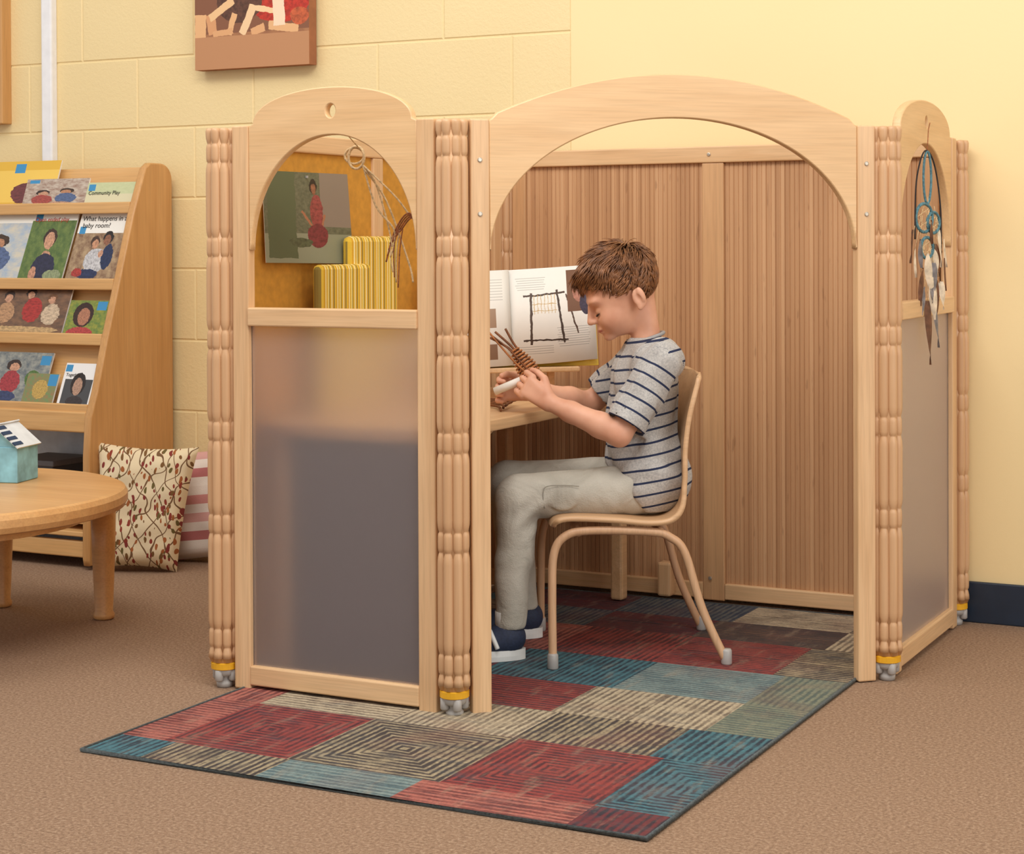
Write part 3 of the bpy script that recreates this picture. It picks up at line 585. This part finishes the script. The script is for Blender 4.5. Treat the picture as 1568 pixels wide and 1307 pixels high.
# ------------------------------------------------------------ boy
boy=empty('boy',org,RZ)
def skin_mat():
    t=NT('skin'); v=t.coord(); a=t.noise(v,18,3); b=t.noise(v,400,2)
    t.base(t.ramp(a,[(.3,lin((214,154,124))),(.7,lin((232,178,148)))])); t.p.inputs['Roughness'].default_value=.5; t.p.inputs['Subsurface Weight'].default_value=.12; t.p.inputs['Subsurface Radius'].default_value=(.01,.004,.002); t.bump(b,.05,.001); return t.m
skin=skin_mat()
th_=math.radians(25); hc=np.array([.066,0,.789])
f_=np.array([math.cos(th_),0,-math.sin(th_)]); u_=np.array([math.sin(th_),0,math.cos(th_)]); l_=np.array([0,1,0])
Rm=np.array([f_,l_,u_]).T
RR=[[Rm[i][j] for j in range(3)] for i in range(3)]
def hp(f,l,u): return hc+f*f_+l*l_+u*u_
s=SDF((-.13,-.2,.44),(.37,.2,.91),.0024)
def he(f,l,u,a,b,c,k=.012,sub=False): s.ell(hp(f,l,u),(a,b,c),RR,k,sub)
s.cone((-.005,0,.60),(.010,0,.655),.05,.033,.02); s.cone((.006,0,.65),hp(-.030,0,-.045),.031,.028,.012)
he(-.004,0,.006,.080,.066,.070); he(.030,0,-.040,.050,.053,.058,.02); he(.040,0,-.076,.034,.035,.024,.02)
he(.068,0,-.093,.012,.014,.010,.012)
for q in(-1,1):
    he(.048,q*.030,-.058,.026,.022,.024,.015); he(.066,q*.022,-.010,.014,.022,.008,.012)
    he(.078,q*.025,-.033,.012,.014,.010,.010,True)
    he(.0635,q*.026,-.0335,.0115,.0125,.0105,.004)
    he(.083,q*.0085,-.053,.006,.005,.005,.004)
    he(-.018,q*.066,-.042,.014,.006,.022,.004); he(-.024,q*.070,-.036,.008,.007,.017,.003); he(-.015,q*.074,-.042,.006,.005,.011,.002,True); he(-.012,q*.066,-.060,.006,.005,.007,.003)
s.cone(hp(.080,0,-.022),hp(.091,0,-.047),.0052,.0072,.008); he(.0915,0,-.050,.0072,.008,.006,.004)
he(.0775,0,-.0715,.0085,.015,.0040,.003); he(.0755,0,-.079,.0085,.013,.0042,.003); he(.076,0,-.066,.006,.010,.006,.006)
he(.0845,0,-.0753,.004,.017,.0007,.001,True)
sh1=(-.012,.098,.628); el1=(.082,.128,.478); wr1=(.224,.082,.542)
s.chain([sh1,(.034,.118,.553),el1],[.036,.030,.0245],.012); s.chain([el1,(.120,.118,.497),(.18,.098,.523),wr1],[.0245,.0262,.0215,.0165],.010)
sh2=(.0,-.098,.625); el2=(.118,-.130,.520); wr2=(.262,-.062,.553)
s.chain([sh2,(.06,-.118,.57),el2],[.036,.030,.0245],.012); s.chain([el2,(.165,-.11,.532),(.22,-.085,.545),wr2],[.0245,.0262,.0215,.0165],.010)
def hand(wr,kn,across,inw,sgn):
    wr=np.array(wr);kn=np.array(kn);ac=np.array(across);ac/=np.linalg.norm(ac); inw=np.array(inw,float); fw=(kn-wr)/np.linalg.norm(kn-wr)
    for q in (-.016,-.005,.006,.016): s.cone(wr+ac*q*.5,kn+ac*q,.0120,.0092,.006)
    lens=[.85,.98,1.05,.95]
    for i,q in enumerate((-.0225,-.0075,.0075,.0225)):
        L=lens[i]; k0=kn+ac*q; d1=fw*.75+inw*.65; d1/=np.linalg.norm(d1); p1=k0+d1*.024*L
        d2=fw*.0+inw*1+ac*(-q*3); d2/=np.linalg.norm(d2); p2=p1+d2*.016*L; d3=-fw*.75+inw*.5; d3/=np.linalg.norm(d3); p3=p2+d3*.012*L
        s.cone(k0,p1,.0073,.0065,.002); s.cone(p1,p2,.0065,.0059,.001); s.cone(p2,p3,.0059,.0049,.001)
    t0=wr+fw*.012+ac*.014; t1=wr+fw*.034+ac*.034+inw*.008; t2=t1+fw*.018+inw*.012+ac*.002; t3=t2+fw*.012+inw*.010-ac*.003
    s.cone(t0,t1,.0108,.0082,.006); s.cone(t1,t2,.0076,.0068,.001); s.cone(t2,t3,.0068,.0056,.001)
hand(wr1,(.268,.060,.574),(-.5,0,.85),(.05,-1,.05),1)
hand(wr2,(.312,-.040,.560),(-.1,0,1),(.1,1,-.05),-1)
me,V=s.mesh(); add('body_skin',me,skin,boy,True)
brow=plain('eyebrow_brown',(120,82,54),.8,.1); lash=plain('lash_dark',(50,34,28),.6,.05); lip=plain('lips',(200,112,100),.5,.05)
for q in (-1,1):
    tube('eyebrow_%d'%q,crom([hp(.0790,q*.010,-.0155),hp(.0785,q*.022,-.011),hp(.069,q*.038,-.014)],5),[.0020]*5+[.0026]*3+[.0015]*3,brow,boy,6)
    tube('lashes_%d'%q,crom([hp(.0735,q*.0145,-.039),hp(.0765,q*.026,-.0412),hp(.0705,q*.0385,-.0375)],5),[.0009]*3+[.0018]*5+[.0012]*3,lash,boy,6)
tube('lips',crom([hp(.079,-.013,-.0752),hp(.0845,0,-.0748),hp(.079,.013,-.0752)],5),[.0012]*3+[.0022]*5+[.0012]*3,lip,boy,6)
# hair
def hair_mat():
    t=NT('hair_brown'); v=t.coord(); a=t.noise(v,70,3); t.base(t.ramp(a,[(.3,lin((94,58,34))),(.7,lin((160,108,68)))])); t.p.inputs['Roughness'].default_value=.42; return t.m
hm=hair_mat()
gf=[-.10,-.05,-.028,-.012,.005,.03,.055,.08,.11]; gg=[-.045,-.062,-.055,-.018,-.022,-.004,.012,.020,.022]
h=SDF((-.06,-.1,.68),(.2,.1,.91),.003)
h.ell(hp(-.004,0,.009),(.083,.069,.0715),RR,0)
x,y,z=h.grid(); X_=x-hc[0];Z_=z-hc[2]; ff=X_*f_[0]+Z_*f_[2]; uu=X_*u_[0]+Z_*u_[2]
h.F=np.maximum(h.F,((np.interp(ff,gf,gg)-uu)*.8).astype(np.float32)+0*y.astype(np.float32))
me,V=h.mesh(); add('hair_cap',me,plain('hair_scalp',(84,54,34),.7,.15,120),boy,True)
P=[]; crown=np.array([-.045,0.012,.070])
for i in range(4200):
    d=rng.normal(size=3); d/=np.linalg.norm(d); p=np.array([-.004,0,.009])+d*np.array([.083,.069,.072])
    g=np.interp(p[0],gf,gg)
    if p[2]<g+.003: continue
    t=p-crown; nrm_=d/np.array([.083,.069,.072]); nrm_/=np.linalg.norm(nrm_); t=t-nrm_*(t@nrm_); ln=np.linalg.norm(t)+1e-6; t/=ln
    cl=math.sin(p[0]*110+p[1]*70+p[2]*50)*.55
    sd0=np.cross(nrm_,t)
    t=t+np.array([.45,0,0])+sd0*cl+rng.normal(size=3)*.16; t-=nrm_*(t@nrm_); t/=np.linalg.norm(t)
    top=np.clip((p[2]-.02)/.05,0,1); front=np.clip((p[0]-.01)/.06,0,1)*top
    L=.017+.022*top+.014*front; L*=rng.uniform(.75,1.25); lift=.30+.22*top+.26*front+.12*math.sin(p[0]*140+p[1]*90)*top
    pts=[]
    for k in range(6):
        a=k/5; q=p+t*L*a+nrm_*(L*(lift*a-.42*a*a)+.001); pts.append(hp(*q))
    r0=rng.uniform(.0011,.0019); P.append(tubeVF(pts,[r0,r0*1.1,r0,r0*.8,r0*.5,.0002],5))
add('hair_locks',raw(*merge(P)),hm,boy,True)
# shirt
s=SDF((-.14,-.22,.27),(.2,.22,.72),.0035)
s.ell((.012,0,.590),(.070,.094,.075),None,.0); s.ell((.020,0,.48),(.076,.094,.12),None,.04); s.ell((.006,0,.375),(.090,.122,.090),None,.04)
s.ell((.006,0,.655),(.044,.060,.028),None,.03)
for q in(-1,1): s.ell((-.002,q*.082,.632),(.046,.042,.036),None,.03)
def along(a,b,t): return tuple(np.array(a)*(1-t)+np.array(b)*t)
e1=along(sh1,el1,.88); e2=along(sh2,el2,.8)
s.cone(sh1,e1,.044,.044,.02); s.cone(sh2,e2,.043,.043,.02)
x,y,z=s.grid(); F=s.F
wr=.0022*np.sin(55*z+38*x+8*np.sin(26*y))+.0018*np.sin(-70*x+44*z+30*y+2)+.0030*np.sin(95*z-30*x+6*np.sin(20*y))*np.exp(-((z-.40)/.05)**2)
s.F=(F+wr).astype(np.float32)
for a,b,t0,r in((sh1,el1,.86,.038),(sh2,el2,.80,.037)):
    aa=np.array(a);bb=np.array(b);L=np.linalg.norm(bb-aa);d=(bb-aa)/L
    ax_=(x-aa[0])*d[0]+(y-aa[1])*d[1]+(z-aa[2])*d[2]; q=ax_-L*t0
    rad=np.sqrt(np.maximum((x-aa[0])**2+(y-aa[1])**2+(z-aa[2])**2-ax_**2,0))
    near=(rad<.066)&(np.sign(a[1])*y>.078); s.F=np.where(near&(q>-.02)&(q<.1),np.maximum(s.F,q),s.F).astype(np.float32)
    inn=np.maximum(rad-r,-(q+.03)); inn=np.maximum(inn,q-.05); s.F=np.maximum(s.F,np.where(near,-inn,-1)).astype(np.float32)
hem=np.maximum(.296+1.25*np.clip(x-.012,0,.12),.309)-z; s.F=np.maximum(s.F,(hem*.6+0*y).astype(np.float32))
s.cone((.010,0,.668),(.020,0,.74),.037,.044,.004,True)
me,V=s.mesh()
def sd(P,a,b):
    a=np.array(a);b=np.array(b);ab=b-a;t=np.clip(((P-a)@ab)/(ab@ab),0,1.1);return np.linalg.norm(P-a-t[:,None]*ab,axis=1),t*np.linalg.norm(ab)
d1,t1=sd(V,along(sh1,el1,.1),el1); d2,t2=sd(V,along(sh2,el2,.1),el2)
tor=.70-V[:,2]-.18*(V[:,0])
st=tor.copy(); ins1=(d1<.054)&(V[:,1]>.085); ins2=(d2<.054)&(V[:,1]<-.09); st[ins1]=t1[ins1]+.078; st[ins2]=t2[ins2]+.078
at=me.attributes.new('stripe','FLOAT','POINT'); at.data.foreach_set('value',st.astype(np.float32))
def shirt():
    t=NT('striped_tshirt'); a=t.n('ShaderNodeAttribute',attribute_name='stripe'); v=t.coord(); n=t.noise(v,260,3,.7); n1=t.noise(v,30,2)
    c=t.ramp(n,[(.3,lin((160,158,156))),(.7,lin((202,198,192)))])
    f=t.math('FRACT',t.math('DIVIDE',a.outputs['Fac'],.0265)); c=t.mix(t.math('LESS_THAN',f,.17),c,lin((34,44,74)))
    t.base(c); t.p.inputs['Roughness'].default_value=.9; t.bump(t.math('ADD',n,t.math('MULTIPLY',n1,2)),.2,.004); return t.m
add('tshirt',me,shirt(),boy,True)
tube('collar',[(.010+.038*math.cos(t),.040*math.sin(t),.671-.012*math.cos(t)) for t in np.linspace(0,2*pi,40,endpoint=False)],.0042,plain('collar_grey',(164,162,162),.9,.06),boy,8,True)
# trousers
s=SDF((-.12,-.2,.03),(.42,.2,.47),.0030)
s.ell((.005,0,.362),(.070,.092,.060),None,0)
hipn=(.01,.050,.356);knn=(.290,.072,.343);ann=(.308,.085,.085)
hipf=(.01,-.050,.360);knf=(.305,-.085,.352);anf=(.268,-.118,.080)
for a,b,c in((hipn,knn,ann),(hipf,knf,anf)):
    s.cone(a,b,.054,.046,.03); s.cone(b,along(b,c,.5),.044,.039,.015); s.cone(along(b,c,.5),c,.039,.032,.01)
s.ell((.20,.110,.346),(.034,.009,.028),None,.004)
x,y,z=s.grid()
leg=np.clip((x-.22)/.06,0,1)*np.clip((.36-z)/.08,0,1)
kn_=np.exp(-(((x-.255)/.035)**2+((z-.305)/.045)**2))
hp_=np.exp(-(((x-.07)/.04)**2))
wr=(.0010*np.sin(30*x-40*z+10*y)+.0014*leg*np.sin(48*z+14*y+1.4*np.sin(44*x))+.0032*kn_*np.sin(125*(z+.8*x)+16*y)+.0020*hp_*np.sin(95*x+60*z+16*y))
s.F=(s.F+wr).astype(np.float32)
s.F=np.maximum(s.F,((.072-z)+0*x+0*y).astype(np.float32))
me,V=s.mesh(); 
def pants():
    t=NT('light_grey_trousers'); v=t.coord(); n=t.noise(v,350,2,.7); n1=t.noise(v,12,3,.5,1.2); c=t.ramp(n1,[(.3,lin((176,170,156))),(.7,lin((202,196,182)))]); c=t.mix(t.math('MULTIPLY',n,.3),c,lin((156,152,144))); t.base(c); t.p.inputs['Roughness'].default_value=.9; t.bump(t.math('ADD',t.math('MULTIPLY',n,.5),t.math('MULTIPLY',n1,3)),.35,.008); return t.m
pm=pants(); add('trousers',me,pm,boy,True)
stc=plain('stitching',(150,146,134),.9,.05)
tube('pocket_seam',crom([(.165,.1135,.370),(.20,.1185,.373),(.235,.1150,.369),(.240,.1150,.345),(.236,.112,.324)],5),.0009,stc,boy,5)
# shoes
nv=plain('shoe_navy',(38,48,72),.7,.1,200); ws=plain('shoe_white',(226,226,222),.5,.03); gr=plain('shoe_green',(96,170,50),.6,.05); sock=plain('sock_grey',(200,196,190),.9,.05,200)
for nm,(ax,ay),rz in(('near',(.318,.086),.05),('far',(.268,-.120),-.05)):
    s=SDF((-.07,-.06,0.0),(.16,.06,.11),.003)
    s.ell((-.005,0,.045),(.038,.031,.036),None,0); s.ell((.045,0,.035),(.055,.032,.028),None,.02); s.ell((.095,0,.030),(.040,.034,.022),None,.02)
    x,y,z=s.grid(); s.F=np.maximum(s.F,((.020-z)+0*x+0*y).astype(np.float32)); me,V=s.mesh()
    sh=empty('shoe_'+nm,(ax,ay,.007),rz,boy)
    add('upper',me,nv,sh,True)
    pts=[]
    for t in np.linspace(0,2*pi,44,endpoint=False):
        xx=.044+.086*math.cos(t); yy=(.033+.004*math.cos(t))*math.sin(t); pts.append((xx,yy))
    V=[(a,b,0.0) for a,b in pts]+[(a*1.0,b*1.03,.010) for a,b in pts]+[(a,b,.022) for a,b in pts]; N=len(pts)
    F=[tuple(range(N))[::-1],tuple(range(2*N,3*N))]+[(r*N+i,r*N+(i+1)%N,(r+1)*N+(i+1)%N,(r+1)*N+i) for r in(0,1) for i in range(N)]
    add('sole',raw(V,F),ws,sh,False)
    tube('strap',crom([(.02,.034,.028),(.03,.028,.052),(.035,0,.064),(.03,-.028,.052),(.02,-.034,.028)],5),.005,ws if nm=='near' else gr,sh,8)
    tube('sock',[(-.003,0,.06),(-.003,0,.10)],.025,sock,sh,14)
# woven craft in hands
cf=empty('woven_twig_craft',org,RZ); tw=plain('twig_brown',(120,72,40),.7,.15,90); tw2=plain('twig_orange',(168,106,58),.7,.15,90)
A0=np.array([.232,.020,.556]);B0=np.array([.292,.022,.648]); ax=(B0-A0)/np.linalg.norm(B0-A0); sd_=np.array([ax[2],0,-ax[0]])
for i,q in enumerate((-1,0,1)):
    tube('stick_%d'%i,crom([A0+sd_*q*.008,(A0+B0)/2+sd_*q*.019+np.array([0,.006*(q==0),0]),B0+sd_*q*.006,B0+ax*.05+sd_*(q*.012+.004)+np.array([.012*(q+1),0,0])],6),.0026,tw,cf,7)
P=[]
for i in range(16):
    t=i/15; c=A0*(1-t)+B0*t; w=.009+.013*math.sin(pi*t)
    P.append(tubeVF([c+sd_*w*math.cos(a)+np.array([0,1,0])*.007*math.sin(a)+ax*.002*math.sin(a) for a in np.linspace(0,2*pi,12,endpoint=False)],.0022,6,True))
add('weft',raw(*merge(P)),tw2,cf,True)
tube('long_twig',crom([(.23,.035,.57),(.29,.03,.62),(.35,.025,.69)],6),.0022,tw2,cf,6); tube('long_twig_b',crom([(.26,.03,.60),(.31,.03,.655),(.37,.02,.70)],6),.0018,tw,cf,6)
wp=empty('paper_roll',org,RZ); tube('roll',[(.262,.030,.592),(.335,.010,.560)],.0085,white_p,wp,14); tube('inner_roll',[(.2615,.0302,.5922),(.3355,.0098,.5598)],.004,ink,wp,8)
twg=empty('twig_pile'); 
for i in range(5): tube('twig_%d'%i,crom([(-.16-.01*i,.50+.03*i,.519+.002*i),(-.20,.56+.02*i,.521+.002*i),(-.26-.02*i,.60+.03*i,.519)],4),.003,tw,twg,6)
# ------------------------------------------------------------ camera
f,pt,ro,ya,cxx,cyy,czz,shy=3700.87,0.01114,0.00436,0.47221,1.61468,-2.91973,0.87794,-337.778
Fv=Vector((-math.sin(ya)*math.cos(pt),math.cos(ya)*math.cos(pt),-math.sin(pt))); R0=Vector((math.cos(ya),math.sin(ya),0)); U0=R0.cross(Fv)
Rc=R0*math.cos(ro)-U0*math.sin(ro); Uc=R0*math.sin(ro)+U0*math.cos(ro)
cam=bpy.data.cameras.new('camera'); co=bpy.data.objects.new('camera',cam); col.objects.link(co)
M=Matrix.Identity(4)
for i in range(3): M[i][0]=Rc[i];M[i][1]=Uc[i];M[i][2]=-Fv[i];M[i][3]=(cxx,cyy,czz)[i]
co.matrix_world=M; cam.sensor_fit='HORIZONTAL'; cam.sensor_width=36; cam.lens=f/2100*36; cam.shift_y=shy/2100; cam.clip_start=.05
sc.camera=co
# ------------------------------------------------------------ light
w=bpy.data.worlds.new('world'); sc.world=w; w.use_nodes=True; bg=w.node_tree.nodes['Background']; bg.inputs[0].default_value=(1,.975,.945,1); bg.inputs[1].default_value=.68
def area(name,loc,tgt,sx,sy,en,c=(1,.965,.915)):
    l=bpy.data.lights.new(name,'AREA'); l.shape='RECTANGLE'; l.size=sx; l.size_y=sy; l.energy=en; l.color=c
    o=bpy.data.objects.new(name,l); col.objects.link(o); o.location=loc; d=Vector(tgt)-Vector(loc); o.rotation_euler=d.to_track_quat('-Z','Y').to_euler(); return o
area('ceiling_light_1',(.6,-1.2,3.0),(.3,.4,0),2.0,1.0,58); area('ceiling_light_2',(-1.6,-.6,3.0),(-1.6,.4,0),1.6,1.2,22)
area('window_light',(3.6,-1.2,1.7),(0,.5,.6),1.8,1.6,38,(1,.985,.96))
sc.view_settings.view_transform='Standard'
